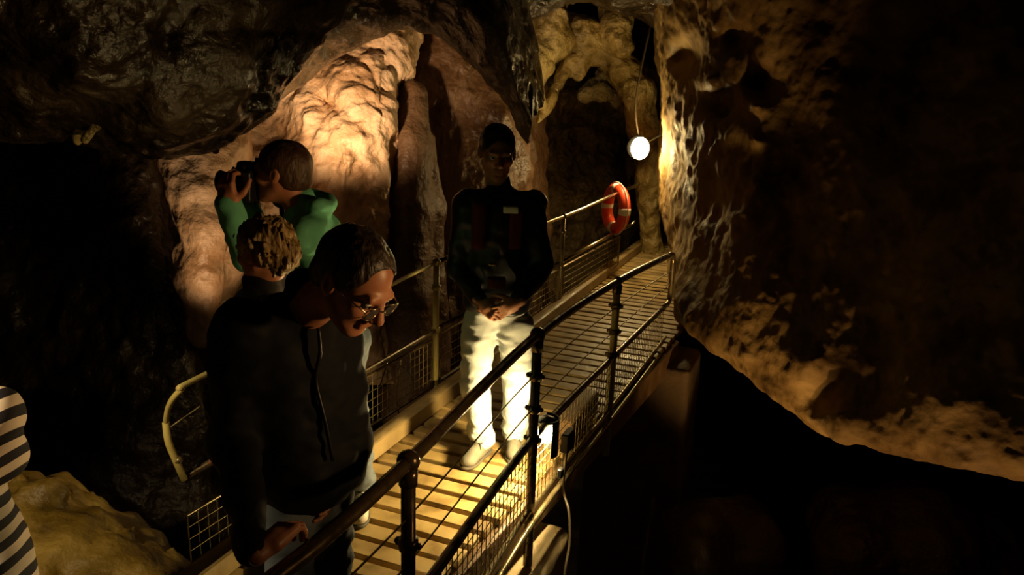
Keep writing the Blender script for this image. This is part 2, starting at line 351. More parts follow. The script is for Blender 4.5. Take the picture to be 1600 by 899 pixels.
# lit flowstone wall at the back
def cols(*rows): return [list(r) for r in rows]
o = sheet('flowstone', cols(
    [(150, -60, 7.6), (260, -60, 7.6), (360, -60, 7.5), (450, -60, 7.4), (540, -60, 7.3), (600, -60, 7.3), (650, -60, 7.5), (690, -60, 8.2)],
    [(150, 60, 7.6), (260, 60, 7.5), (360, 60, 7.4), (450, 60, 7.3), (540, 60, 7.2), (600, 50, 7.2), (640, 60, 7.4), (665, 60, 8.2)],
    [(150, 140, 7.4), (260, 140, 7.4), (360, 140, 7.3), (440, 140, 7.2), (530, 140, 6.9), (585, 140, 7.0), (612, 140, 7.2), (630, 140, 8.2)],
    [(150, 230, 7.2), (250, 230, 7.2), (340, 230, 7.1), (430, 230, 7.0), (520, 230, 6.7), (580, 230, 6.8), (604, 230, 7.1), (620, 230, 8.2)],
    [(150, 330, 7.2), (250, 330, 7.1), (340, 330, 7.0), (430, 330, 6.9), (510, 330, 6.7), (570, 330, 6.8), (594, 330, 7.1), (612, 330, 8.2)],
    [(150, 430, 7.2), (250, 430, 7.1), (340, 430, 7.0), (430, 430, 6.9), (510, 430, 6.8), (565, 430, 6.9), (590, 430, 7.1), (606, 430, 8.2)],
    [(150, 600, 7.2), (250, 600, 7.1), (340, 600, 7.0), (430, 600, 6.9), (510, 600, 6.9), (565, 600, 7.0), (590, 600, 7.1), (606, 600, 8.2)]),
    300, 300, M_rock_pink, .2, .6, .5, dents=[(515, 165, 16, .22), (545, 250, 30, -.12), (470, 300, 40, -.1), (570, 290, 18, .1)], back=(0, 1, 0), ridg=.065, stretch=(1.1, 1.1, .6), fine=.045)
tag(o, 'brightly lit pinkish flowstone rock face behind the green hooded photographer', 'rock')
o = sheet('flowstone', cols(
    [(590, -60, 8.3), (680, -60, 8.1), (760, -60, 8.2), (800, -60, 8.6), (845, -60, 9.4)],
    [(590, 80, 8.3), (660, 80, 7.8), (740, 80, 8.0), (800, 80, 8.5), (845, 80, 9.4)],
    [(600, 200, 8.3), (660, 200, 7.8), (740, 200, 7.9), (800, 200, 8.3), (845, 200, 9.4)],
    [(600, 330, 8.3), (660, 330, 7.8), (740, 330, 7.8), (800, 330, 8.2), (845, 330, 9.4)],
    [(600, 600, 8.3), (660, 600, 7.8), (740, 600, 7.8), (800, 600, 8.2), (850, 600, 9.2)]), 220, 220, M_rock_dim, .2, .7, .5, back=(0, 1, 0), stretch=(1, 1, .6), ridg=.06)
tag(o, 'dim brown ribbed rock face behind the man standing on the walkway', 'rock')
# the smooth brown column standing right of the dark crevice
s = Sdf(.12)
s.chain([At(644, 150, 7.35), At(642, 230, 7.25), At(640, 330, 7.2), At(638, 460, 7.2), At(636, 640, 7.3)], [.15, .2, .21, .22, .26])
s.chain([At(672, 215, 7.5), At(676, 330, 7.4), At(680, 600, 7.4)], [.05, .11, .17])
o = s.build('stalagmite', .035, M_rock_dim, noise=lambda P: .05*fbm(P*V(2.2, 2.2, 1.), 3)+.012*fbm(P*11, 2), namp=.07)
tag(o, 'smooth brown flowstone column right of the narrow black crevice', 'stalagmite')
# hanging drape of pale rock at the left, behind the camera
s = Sdf(.12)
s.chain([At(300, 150, 6.1), At(300, 230, 6.0), At(310, 300, 5.95), At(320, 360, 5.95), At(312, 430, 6.0), At(318, 520, 6.1)], [.24, .225, .2, .16, .13, .1])
s.chain([At(345, 150, 6.3), At(350, 240, 6.2), At(352, 330, 6.2), At(350, 420, 6.3), At(345, 520, 6.4)], [.2, .17, .15, .13, .12])
s.chain([At(292, 330, 6.0), At(288, 390, 6.0), At(284, 440, 6.02)], [.09, .07, .03], k=.06)
o = s.build('rock_drape', .028, M_rock_pink, noise=lambda P: .07*fbm(P*2.6, 4)+.014*fbm(P*12, 2), namp=.1)
tag(o, 'pale hanging flowstone drape left of the raised hand and camera', 'rock')

# near ceiling overhang top left (sparkling right edge)
o = sheet('rock_overhang', cols(
    [(-150, 140, 5.2), (0, 150, 5.2), (100, 130, 5.2), (200, 150, 5.3), (300, 160, 5.4), (390, 120, 5.4), (450, 60, 5.4), (510, 10, 5.4), (560, -70, 5.4)],
    [(-150, 200, 4.6), (0, 215, 4.5), (100, 195, 4.6), (170, 205, 4.7), (270, 212, 4.8), (360, 190, 4.8), (430, 125, 4.8), (500, 55, 4.8), (552, -20, 4.8)],
    [(-150, 140, 4.0), (0, 150, 4.0), (100, 140, 4.0), (180, 150, 4.1), (260, 150, 4.2), (340, 120, 4.3), (400, 60, 4.4), (460, 0, 4.5), (520, -70, 4.6)],
    [(-150, 40, 3.6), (0, 50, 3.6), (100, 40, 3.6), (180, 30, 3.7), (250, 20, 3.9), (320, -10, 4.0), (370, -60, 4.1), (430, -120, 4.2), (480, -200, 4.4)],
    [(-150, -120, 3.2), (0, -120, 3.2), (100, -130, 3.3), (180, -150, 3.4), (250, -180, 3.5), (320, -200, 3.6), (370, -260, 3.8), (430, -320, 4.0), (480, -400, 4.2)]),
    220, 320, M_rock_over, .22, 1.0, .5, back=(0, .6, .8), ridg=.05, fine=.03)
tag(o, 'dark near ceiling overhang filling the upper left with a glistening edge', 'rock')
# darker arch behind it
o = sheet('rock_arch', cols(
    [(300, 160, 6.6), (400, 90, 6.6), (480, 40, 6.6), (560, 0, 6.6), (640, -20, 6.6), (715, 10, 6.6), (770, 75, 6.6), (818, 160, 6.7)],
    [(280, 218, 6.1), (385, 184, 6.1), (455, 130, 6.1), (540, 76, 6.1), (630, 40, 6.1), (712, 76, 6.1), (768, 135, 6.1), (824, 225, 6.2)],
    [(280, 170, 5.5), (380, 120, 5.5), (450, 60, 5.5), (530, 10, 5.5), (630, -20, 5.5), (722, 10, 5.6), (775, 75, 5.7), (832, 190, 6.0)],
    [(270, 100, 5.2), (350, 60, 5.2), (430, -10, 5.1), (510, -60, 5.1), (620, -100, 5.1), (725, -50, 5.5), (782, 30, 5.8), (840, 170, 6.5)],
    [(260, -60, 5.0), (340, -100, 4.9), (420, -180, 4.8), (500, -240, 4.8), (620, -260, 4.8), (740, -190, 5.3), (790, -90, 6.2), (846, 150, 7.1)]),
    200, 280, M_rock_over, .12, .8, .4, back=(0, .8, .6), ridg=.03, fine=.02)
tag(o, 'black rock arch framing the lit flowstone face', 'rock arch')
# small stalactites on the overhang edge
def stalac(name, pts, rs, label, mt=M_rock_wet, h=.012):
    s = Sdf(.04).chain(pts, rs); o = s.build(name, h, mt, noise=lambda P: .02*fbm(P*9, 3), namp=.02); tag(o, label, 'stalactite'); return o
stalac('stalactite', [At(320, 170, 4.95), At(332, 205, 4.95), At(337, 236, 4.95)], [.15, .08, .015], 'dark blunt stalactite hanging above the photographer\'s camera', M_rock_dark)
stalac('stalactite', [At(166, 160, 4.35), At(153, 188, 4.3), At(133, 218, 4.3)], [.06, .034, .02], 'small glistening stalactite hanging at far left', M_rock_glint)
stalac('stalactite', [At(118, 200, 4.4), At(121, 214, 4.4), At(122, 222, 4.4)], [.04, .02, .01], 'tiny wet stalactite tip left of the glistening one', M_rock_gold)
stalac('stalactite', [At(66, 165, 4.3), At(64, 180, 4.3), At(60, 197, 4.3)], [.05, .025, .008], 'small dull stalactite nearest the left edge of the cave view', M_rock_dark)
# dim wall at the left
o = sheet('rock_buttress', cols(
    [(-150, 100, 6.6), (40, 100, 6.6), (150, 100, 6.4), (220, 100, 6.3), (275, 100, 6.5), (290, 100, 7.3)],
    [(-150, 300, 6.4), (40, 300, 6.5), (160, 300, 6.1), (220, 300, 6.1), (265, 300, 6.4), (280, 300, 7.2)],
    [(-150, 450, 6.2), (40, 450, 6.3), (160, 450, 6.1), (230, 450, 6.0), (285, 450, 6.2), (310, 450, 7.0)],
    [(-150, 700, 6.0), (40, 700, 6.1), (160, 700, 6.0), (260, 700, 6.0), (330, 700, 6.2), (360, 700, 7.0)],
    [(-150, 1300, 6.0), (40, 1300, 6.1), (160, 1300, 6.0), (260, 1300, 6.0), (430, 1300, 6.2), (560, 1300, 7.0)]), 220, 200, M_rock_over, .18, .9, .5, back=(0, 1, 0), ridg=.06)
tag(o, 'very dim rock buttress at left below the overhang', 'rock')

# golden flowstone arch right of centre
s = Sdf(.10); Zd = 9.0
s.chain([At(838, 196, Zd-.1), At(852, 168, Zd-.1), At(874, 128, Zd), At(896, 92, Zd), At(915, 62, Zd)], [.015, .037, .06, .11, .15], k=.06)
s.chain([At(866, 32, Zd-.1), At(880, 42, Zd), At(912, 55, Zd), At(945, 78, Zd+.1)], [.10, .16, .2, .185])
s.chain([At(940, 70, Zd+.1), At(972, 105, Zd+.1), At(995, 150, Zd+.1), At(1008, 200, Zd+.2), At(1014, 280, Zd+.3), At(1018, 400, Zd+.6)], [.17, .185, .19, .17, .15, .15])
s.chain([At(905, 100, Zd+.05), At(903, 122, Zd)], [.14, .06], k=.06)
s.chain([At(925, 85, Zd+.05), At(950, 92, Zd+.05)], [.1, .09], k=.06)
o = s.build('flowstone_arch', .026, M_rock_gold, noise=lambda P: .07*fbm(P*3, 4)+.02*fbm(P*13, 2), namp=.09)
tag(o, 'golden dripping flowstone arch above the far end of the walkway', 'rock arch')
s = Sdf(.14)
for p, r in (((798, 88, 8.6), .17), ((832, 95, 8.8), .28), ((815, 140, 8.7), .19), ((838, 155, 8.8), .13), ((868, 20, 8.7), .12), ((862, 60, 8.9), .24), ((780, 60, 8.9), .22), ((830, 40, 9.1), .35)):
    s.cap(At(*p), At(*p)+V(0, .1, .02), r)
s.chain([At(955, 10, 9.0), At(962, 50, 8.9), At(975, 80, 8.9)], [.12, .15, .12]); 
s.chain([At(880, -60, 9.), At(870, -10, 8.9), At(866, 30, 8.8)], [.12, .12, .12])
o = s.build('rock_lumps', .03, M_rock_gold, noise=lambda P: .09*fbm(P*3.3+3, 4)+.02*fbm(P*12, 2), namp=.11)
tag(o, 'knobbly golden rock lumps left of and above the arch', 'rock')
o = sheet('rock_canopy', cols(
    [(700, 30, 8.6), (800, 20, 8.6), (900, -5, 8.9), (980, 20, 8.9), (1060, 60, 8.9)],
    [(690, 0, 7.4), (800, 12, 7.4), (900, -15, 7.8), (980, 0, 7.7), (1060, 20, 7.6)],
    [(680, -120, 5.6), (800, -110, 5.8), (900, -100, 6.2), (980, -110, 6.2), (1080, -110, 6.2)],
    [(680, -260, 5.0), (800, -260, 5.0), (900, -260, 5.2), (980, -260, 5.2), (1080, -260, 5.2)]), 120, 160, M_rock_over, .2, .7, .4, back=(0, .6, .8), ridg=.05)
tag(o, 'dark rocky ceiling above the golden arch at the top edge', 'rock')
# wet tunnel wall beyond the arch
o = sheet('tunnel_rock', cols(
    [(800, 60, 10.1), (880, 60, 10.0), (940, 60, 9.8), (1000, 60, 9.8), (1060, 60, 10.0), (1120, 60, 10.0)],
    [(800, 180, 10.3), (880, 180, 10.4), (940, 180, 10.6), (1000, 180, 10.7), (1060, 180, 10.7), (1120, 180, 10.0)],
    [(800, 320, 10.5), (880, 320, 10.5), (940, 320, 10.7), (1000, 320, 11.0), (1060, 320, 11.0), (1120, 320, 10.0)],
    [(800, 520, 10.5), (880, 520, 10.5), (940, 520, 10.7), (1000, 520, 11.2), (1060, 520, 11.2), (1120, 520, 10.0)]), 200, 220, M_rock_wet, .22, .6, .5, back=(0, 1, 0.7), ridg=.08, fine=.04)
tag(o, 'wet glistening tunnel wall beyond the golden arch and lifebuoy', 'rock')

s = Sdf(.08)
for q, r in (((915, 148, 9.5), .1), ((940, 146, 9.45), .12), ((965, 155, 9.5), .1), ((945, 120, 9.6), .12), ((925, 135, 9.6), .1)): s.cap(At(*q), At(*q)+V(0, .3, .03), r)
o = s.build('glint_ledge', .022, M_rock_glint, noise=lambda P: .06*fbm(P*5, 4)+.02*fbm(P*17, 2), namp=.08)  # glossy ledge added to give the tunnel wall its glint
tag(o, 'small glittering wet ledge added for its glint inside the golden arch', 'rock')
# great rock mass on the right
bot = [(1046, 440, 8.6), (1050, 452, 7.9), (1074, 500, 6.5), (1130, 552, 6.0), (1200, 612, 5.6), (1290, 680, 5.2), (1400, 708, 4.8), (1530, 742, 4.4), (1660, 760, 4.1), (1800, 780, 4.0)]
def up(i, rows):    # rows of (dy, dZ)
    return [(bot[j][0]+(rows[2] if j < 2 else 0)*0, bot[j][1]+rows[0][j], bot[j][2]+rows[1][j]) for j in range(10)]
edge_x = {0: 1054, 1: 1050}
R0 = [(x+4, y-60, Z+1.1) for x, y, Z in bot]; R1 = list(bot)
R2 = [(1036, 330, 8.8), (1048, 330, 7.9), (1085, 380, 6.8), (1150, 430, 5.9), (1230, 490, 5.45), (1310, 560, 5.1), (1410, 600, 4.75), (1530, 640, 4.3), (1660, 660, 4.0), (1800, 680, 3.9)]
R3 = [(1034, 220, 8.8), (1046, 220, 7.9), (1092, 240, 6.9), (1150, 290, 6.15), (1240, 350, 5.7), (1320, 420, 5.3), (1420, 460, 4.9), (1530, 500, 4.5), (1660, 520, 4.2), (1800, 540, 4.0)]
R4 = [(1030, 100, 8.8), (1042, 100, 7.9), (1090, 110, 7.0), (1150, 140, 6.35), (1240, 190, 5.9), (1320, 250, 5.5), (1420, 300, 5.1), (1530, 330, 4.7), (1660, 340, 4.3), (1800, 340, 4.1)]
R5 = [(1012, -20, 8.8), (1030, -20, 7.8), (1085, -10, 7.0), (1150, 0, 6.35), (1240, 20, 5.95), (1320, 60, 5.75), (1420, 110, 5.4), (1530, 130, 5.0), (1660, 130, 4.65), (1800, 130, 4.4)]
R6 = [(990, -160, 8.8), (1010, -160, 7.6), (1080, -160, 6.7), (1160, -160, 5.9), (1240, -150, 6.0), (1320, -150, 5.9), (1420, -140, 5.6), (1530, -130, 5.3), (1660, -130, 5.0), (1800, -130, 4.8)]
o = sheet('rock_mass', [R0, R1, R2, R3, R4, R5, R6], 340, 380, M_rock_mass, .13, .9, .6, back=(.5, .8, .25),
          dents=[(1072, 92, 26, .55), (1125, 160, 24, .4), (1150, 60, 18, .25), (1185, 130, 26, .3), (1115, 130, 12, -.15), (1180, 165, 14, -.2), (1262, 570, 30, -.15), (1290, 610, 40, .12), (1175, 215, 16, -.15), (1450, 620, 60, -.12)], ridg=.03, fine=.025)
tag(o, 'huge overhanging rock mass right of the walkway, orange along its lower edge', 'rock')
# lower left boulder
s = Sdf(.15)
for p, r in (((60, 900, 3.5), .34), ((150, 960, 3.5), .36), ((200, 950, 3.4), .18), ((20, 830, 3.6), .26), ((120, 900, 3.7), .22), ((225, 900, 3.45), .08)): s.cap(At(*p), At(*p)+V(.02, .15, -.1), r)
s.chain([At(60, 1000, 3.6), At(60, 1500, 3.8)], [.5, .9])
o = s.build('boulder', .03, M_rock_yellow, noise=lambda P: .08*fbm(P*2.7, 4)+.05*(.5-np.abs(fbm(P*6, 3))*2)+.02*fbm(P*15, 2), namp=.13)
tag(o, 'ochre boulder behind the striped shirt at lower left', 'boulder')
# dim rocks low at the right
for p, r, lb in (((1085, 850, 6.4), .35, 'barely visible rock low in the dark chasm below the walkway'), ((1440, 860, 6.2), .5, 'dim rock ledge beneath the lower right edge of the rock mass')):
    s = Sdf(.2); c = At(*p)
    for i in range(7): q = c+V(*(rng.random(3)-.5))*r*2*V(1.6, 1, .5); s.cap(q, q+V(.1, .1, -.2), r*.6)
    s.chain([c, c*V(1, 1, 0)+V(.1, .3, -3.2)], [r, r*1.7])
    o = s.build('boulder', .05, M_rock_dark, noise=lambda P: .1*fbm(P*2.2, 4), namp=.12); tag(o, lb, 'boulder')

# ------------------------------------------------------------------ walkway
LA = G(577, 717); LB = G(987, 400); dL = (LB-LA); dL /= np.linalg.norm(dL)
RA = G(799, 790); RB = G(1040, 541); dR = (RB-RA); dR /= np.linalg.norm(dR)
nrm = V(dL[1], -dL[0], 0)
def Lp(s): return LA+dL*s
def Rp(s):   # right edge opposite station s
    a = Lp(s); # intersect a + nrm*t with right line
    w = RA-a; t = (w[0]*dR[1]-w[1]*dR[0])/(nrm[0]*dR[1]-nrm[1]*dR[0]); return a+nrm*min(t, 1.25)
deck = empty('walkway', (LA+RA)/2*V(1, 1, 0), 'slatted timber walkway crossing the cave towards the lamp', 'walkway')
b = MB(); s_ = -1.35; PW = .128
R_ = np.stack([nrm, dL, V(0, 0, 1)], 1)
while s_ < 7.6:
    a, c = Lp(s_), Rp(s_); hw = np.linalg.norm(c-a)/2+random.uniform(-.008, .008)
    tz = random.uniform(-.003, .003)
    b.box((a+c)/2+V(0, 0, -.018+tz), (hw, (PW-.034)/2+random.uniform(-.003, .002), .018), R_, .004); s_ += PW
b.build('planks', M_wood, deck, angle=28)
# wider platform on the camera's side, boards in the same direction
b = MB(); s_ = -1.35-PW
while s_ > -5.2:
    a = Lp(s_)-nrm*1.6; c = Lp(s_)+nrm*1.15
    b.box((a+c)/2+V(0, 0, -.018), (1.375, (PW-.022)/2, .018), R_, .004); s_ -= PW
plat = b.build('landing', M_wood, None, angle=40); tag(plat, 'timber landing where the foreground people stand', 'landing')
def beam(name, p, q, w, h, mt, parent, z):
    p, q = np.array(p, float), np.array(q, float); d = q-p; L = np.linalg.norm(d); d /= L; n_ = V(d[1], -d[0], 0)
    k = MB(); k.box((p+q)/2+V(0, 0, z), (w/2, L/2, h/2), np.stack([n_, d, V(0, 0, 1)], 1), .008); return k.build(name, mt, parent, angle=40)
beam('kerb', Lp(-1.35)+nrm*.0, Lp(6.4), .09, .10, M_kerb, deck, .052)
a_, c_ = Rp(-1.3), Rp(2.9)
beam('stringer', a_+nrm*.0, c_+nrm*.0, .07, .2, M_beam, deck, -.14)
beam('stringer', Lp(-1.3), Lp(6.4), .07, .2, M_beam, deck, -.14)
# far kerb bending left round the corner
b = MB(); pts = [Lp(6.3), Lp(6.3)+dL*.5+nrm*.1, Lp(6.3)+dL*1.0+nrm*.35, Lp(6.3)+dL*1.3+nrm*.8]
for i in range(3):
    d = pts[i+1]-pts[i]; L = np.linalg.norm(d); d /= L; n_ = V(d[1], -d[0], 0); b.box((pts[i]+pts[i+1])/2+V(0, 0, .052), (.045, L/2+.02, .05), np.stack([n_, d, V(0, 0, 1)], 1), .008)
b.build('kerb', M_kerb, deck, angle=40)
# supports below
def conc(name, c, h, R, label, mt=M_conc):
    s = Sdf(.02).box(c, h, R, .02); o = s.build(name, .02 if max(h) < .6 else .04, mt, noise=lambda P: .012*fbm(P*8, 3), namp=.015); tag(o, label, 'concrete block'); return o
pc = G(850, 832, -.32)
Rb = np.stack([nrm, dL, V(0, 0, 1)], 1)
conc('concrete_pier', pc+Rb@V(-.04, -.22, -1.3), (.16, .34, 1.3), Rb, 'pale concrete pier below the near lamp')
pc2 = W(1040, 600, 5.9)
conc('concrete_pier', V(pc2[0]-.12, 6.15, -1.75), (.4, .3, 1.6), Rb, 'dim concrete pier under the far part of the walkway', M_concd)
fix(deck)
blk = MB(); q = G(897, 668, 0); blk.box(q+V(0, 0, .04)+nrm*.02, (.045, .26, .11), Rb, .01); o = blk.build('timber_block', M_beam, None, angle=40)
tag(o, 'dark timber block fixed outside the mesh beside the near lamp', 'timber block')

# ------------------------------------------------------------------ railings
TR = .022
def poly(pts, seg=6):     # rounded polyline
    A = np.array(pts, float); return list(cr1(A, (len(pts)-1)*seg+1))
def rnd(pts, r=.12, n=6):   # polyline with filleted corners
    pts = [np.array(p, float) for p in pts]; out = [pts[0]]
    for i in range(1, len(pts)-1):
        a = pts[i-1]-pts[i]; c = pts[i+1]-pts[i]; la, lc = np.linalg.norm(a), np.linalg.norm(c); q = min(r, la*.45, lc*.45)
        p, e = pts[i]+a/la*q, pts[i]+c/lc*q
        for t in np.linspace(0, 1, n): out.append((1-t)**2*p+2*t*(1-t)*pts[i]+t*t*e)
    return out+[pts[-1]]
# right railing bases at the posts
B2 = G(828, 797); B3 = G(951, 642); B4 = G(1040, 527)
zt2 = W(840, 524, B2[1])[2]; zt3 = W(965, 440, B3[1])[2]; zt4 = W(1041, 396, B4[1])[2]
T2 = V(B2[0], B2[1], zt2); T3 = V(B3[0], B3[1], zt3); T4 = V(B4[0], B4[1], zt4)
T1 = G(638, 722, zt2); B1 = T1*V(1, 1, 0)
T0 = G(505, 842, zt2); T00 = G(400, 925, zt2); T000 = T00+(T00-T0)/np.linalg.norm(T00-T0)*1.0
print('rail', T1, T2, T3, T4, T0, T00)
rr = empty('handrail', B2, 'right-hand tube handrail of the walkway with ball joints and wire mesh', 'railing')
MBt = lambda: MB()
MBt().tube(poly([T000, T00, T0, T1, T2, T3, T4+(T3-T4)*.12], 8), TR, 14).build('top_rail', M_raild, rr, True)
def lerp(a, b, t): return a+(b-a)*t
zm = .37
mids = [p*V(1, 1, 0)+V(0, 0, z) for p, z in ((T000, zm), (T00, zm), (T1, zm), (T2, zm), (T3, zm-.02), (T4, .29))]
tip = (T4-T3)/np.linalg.norm(T4-T3)
MBt().tube(rnd([T4+(T3-T4)*.14, T4+tip*.03, T4*V(1, 1, 0)+tip*.04+V(0, 0, .29), lerp(mids[5], mids[4], .14)], .09), TR*.95, 14).build('end_loop', M_rail, rr, True)
MBt().tube(poly([mids[0], mids[1], mids[2], mids[3], mids[4], lerp(mids[5], mids[4], .12)], 8), TR*.9, 14).build('middle_rail', M_raild, rr, True)
bots = [p*V(1, 1, 0)+V(0, 0, z) for p, z in ((T00, -.0), (T1, 0.), (T2, 0.), (T3, 0.), (T4, .0))]
bots = [p+nrm*.0 for p in bots]
MBt().tube(poly(bots, 6), .015, 10).build('bottom_rail', M_rail, rr, True)
MBt().tube(poly([p+nrm*.035+V(0, 0, -.03) for p in bots], 6), .014, 10).build('bottom_rail', M_rail, rr, True)
for i, (t, mt) in enumerate(((T1, M_raild), (T2, M_raild), (T3, M_kerb))):
    base = t*V(1, 1, 0)+V(0, 0, -.3); rad = TR*1.03
    p = MB().tube([base, t], rad, 16).build('post', M_tube_lit if i == 2 else M_raild, rr, True)
    k = MB().ball(t+V(0, 0, .002), .036 if i < 2 else .029, 18); k.tube([t+V(0, 0, -.075), t+V(0, 0, -.02)], .029, 14); k.build('ball_joint', M_raild, p, True)
    for z in (.52, .37, .68) if i else (.6, .37, .45):
        k = MB().tube([V(t[0], t[1], z-.017), V(t[0], t[1], z+.017)], .031, 14); k.ball(V(t[0], t[1], z)-nrm*.035, .014, 8); k.ball(V(t[0], t[1], z)+nrm*.034, .012, 8); k.build('clamp', M_raild, p, True)
# a thin upright half way to the end, below the middle rail
wl = [[p*V(1, 1, 0)+V(0, 0, z) for p, z in zip((T00, T1, T2, T3, T4), zz)] for zz in ((.53, .53, .53, .52, .44), (.69, .69, .69, .67, .55))]
for w_ in wl: MB().tube(poly(w_, 6), .0035, 6).build('wire', M_wire, rr, True)
def mesh_panel(name, p, q, z0, z1, parent, mt=M_wire, st=.05, r=.0022, frame=0.):
    p, q = np.array(p, float)*V(1, 1, 0), np.array(q, float)*V(1, 1, 0); L = np.linalg.norm(q-p); k = MB()
    n = int(round(L/st)); mz = max(1, int(round((z1-z0)/st)))
    for i in range(n+1): c = p+(q-p)*i/n; k.tube([c+V(0, 0, z0), c+V(0, 0, z1)], r, 5, False)
    for j in range(mz+1): z = z0+(z1-z0)*j/mz; k.tube([p+V(0, 0, z), q+V(0, 0, z)], r, 5, False)
    return k.build(name, mt, parent, True)
for a, c, z in ((T00, T1, zm), (T1, T2, zm), (T2, T3, zm-.01), (T3, lerp(T3, T4, .9), .33)):
    mesh_panel('mesh_panel', a, c, .01, z-.02, rr)
fix(rr)

# left railing
lr = empty('handrail', G(680, 612), 'left-hand tube handrail with the lifebuoy hung at its far end', 'railing')
K1 = G(680, 612); K2 = G(873, 484)
k1t = V(K1[0], K1[1], W(678, 410, K1[1])[2]); k2t = V(K2[0], K2[1], W(875, 338, K2[1])[2])
zt = (k1t[2]+k2t[2])/2
dK = K2-K1; dK /= np.linalg.norm(dK)
e_top = G(998, 288, zt); e_mid = G(991, 350, .42)
print('left', K1, K2, k1t, k2t, e_top, e_mid)
loopY = G(288, 748, .37)
k0 = G(312, 590, zt)
MB().tube(poly([k1t-dK*.02, k2t, lerp(k2t, e_top, .5), e_top], 8), .018, 12).build('top_rail', M_steel, lr, True)
MB().tube(rnd([G(876, 410, .42), G(955, 367, .42), G(985, 352, .42), G(993, 345, .47)], .05), .017, 12).build('middle_rail', M_steel, lr, True)
MB().tube([K1*V(1, 1, 0)+V(0, 0, .42), G(876, 410, .42)], .017, 12).build('middle_rail', M_raild, lr, True)
for kb, kt, mt in ((K1, k1t, M_tube_lit), (K2, k2t, M_rail)):
    p = MB().tube([kb+V(0, 0, -.2), kt], .02, 14).build('post', mt, lr, True)
    MB().ball(kt, .027, 12).build('ball_joint', mt, p, True)
    for z in (.42, .7, .03): MB().tube([V(kb[0], kb[1], z-.015), V(kb[0], kb[1], z+.015)], .028, 12).build('clamp', mt, p, True)
# near end loop
lk = k1t-dK*1.85
MB().tube(poly([k1t-dK*.03, lerp(k1t, G(335, 583, zt), .5), G(312, 590, zt), G(284, 608, zt-.02), G(265, 632, zt-.1), G(259, 660, zt-.22)], 8), .011, 12).build('top_rail', M_tube_lit, lr, True)
MB().tube(poly([G(259, 660, zt-.22), G(263, 690, .55), G(275, 720, .46), G(288, 750, .37)], 8), .014, 12).build('end_loop', M_tube_lit, lr, True)
MB().tube([G(275, 722, .455), G(283, 716, .47)], .014, 8).build('clamp', M_rail, lr, True)
MB().tube([G(266, 668, .55), G(312, 635, .6)], .003, 6).build('wire', M_wire, lr, True)
MB().tube([G(288, 748, .37), V(*K1[:2], .42)], .016, 12).build('middle_rail', M_raild, lr, True)
# mesh panels with flat frames
def framed(p, q, z0, z1, fr=.012, mf=M_kerb):
    o = mesh_panel('mesh_panel', p, q, z0, z1, lr)
    p, q = np.array(p)*V(1, 1, 0), np.array(q)*V(1, 1, 0)
    MB().tube([p+V(0, 0, z0), p+V(0, 0, z1), q+V(0, 0, z1), q+V(0, 0, z0), p+V(0, 0, z0)], fr, 6).build('frame', mf, o, False); return o
framed(K1+dK*.05, K2-dK*.05, .06, .38)
framed(K2+dK*.05, K2+dK*1.7, .06, .38, .01, M_raild)
framed(K1-dK*1.0, K1-dK*.05, .05, .36, .01, M_raild)
pn = G(296, 890, .02); pq = G(293, 806, .3)
p0_ = V(pq[0], pq[1], 0)
framed(p0_, p0_+dK*.65, -.12, .30, .004, M_rail)
fix(lr)
# two pale thin cables looping behind the left mesh
Yc = K1[1]-.28
for a, lb in (([(606, 566), (598, 590), (592, 611), (590, 630), (591, 648), (596, 662)], 'left'), ([(627, 562), (622, 590), (620, 611), (621, 635), (625, 655)], 'right')):
    o = MB().tube(poly([W(x, y, Yc) for x, y in a], 5), .0045, 6).build('cable', M_steel, None, True)
    tag(o, 'bent pale cable tied to the left mesh, the %s one of two' % lb, 'cable')

# ------------------------------------------------------------------ lifebuoy
lbc = W(962, 326, 8.35); axb = V(-.94, -.33, .03)
lb = empty('lifebuoy', lbc, 'orange lifebuoy with white bands hung at the far railing end', 'lifebuoy')
MB().torus(lbc, .205, .062, axb, 48, 14).build('ring', M_orange, lb, True)
for i in range(4):
    t = math.pi/4*(2*i+1)+math.pi/4; MB().torus(lbc, .205, .0645, axb, 5, 14, t-.14, t+.14).build('white_band', M_white, lb, True)
MB().torus(lbc, .278, .005, axb, 48, 6).build('rope', M_white, lb, True)
fix(lb)

# ------------------------------------------------------------------ lamps
lc = W(1000, 232, 8.25)
tl = empty('bulkhead_lamp', lc, 'blazing round wall lamp above the lifebuoy at the walkway end', 'lamp')
MB().ball(lc, .098, 24, (.95, .8, 1.15)).build('glass_globe', M_glow, tl, True)
MB().tube([lc+V(0, .09, 0), lc+V(0, .16, 0)], .12, 20).build('base', M_black, tl, True)
MB().tube(poly([lc+V(0, .15, .1), lc+V(-.05, .2, .5), lc+V(.05, .25, 1.2)], 5), .01, 8).build('cable', M_rubber, tl, True)
MB().tube([lc+V(0, .13, 0), lc+V(.2, .25, .1), lc+V(.6, .35, .3)], .012, 8).build('bracket', M_black, tl, True)
fix(tl); 
l2 = W(852, 678, 3.56)
nl = empty('bulb_lamp', l2, 'bright bare bulb lamp low outside the near right railing', 'lamp')
MB().ball(l2, .040, 20, (1, 1, 1.15)).build('bulb', M_glow2, nl, True)
MB().tube([l2+V(.0, .035, .02), l2+V(.02, .09, .045)], [.022, .03], 14).build('socket', M_black, nl, True)
n_ = 20; hc_ = l2+V(.008, .012, .066)
hv = [hc_+V(r*math.cos(t), r*math.sin(t), z) for r, z in ((.004, .022), (.035, .014), (.052, .0), (.052, -.003), (.035, .010), (.004, .018)) for t in np.linspace(0, 2*math.pi, n_, endpoint=False)]
MB().add(hv, [(i*n_+j, i*n_+(j+1) % n_, (i+1)*n_+(j+1) % n_, (i+1)*n_+j) for i in range(5) for j in range(n_)]).build('hood', M_black, nl, True)  # hood added to keep bulb light off the man above
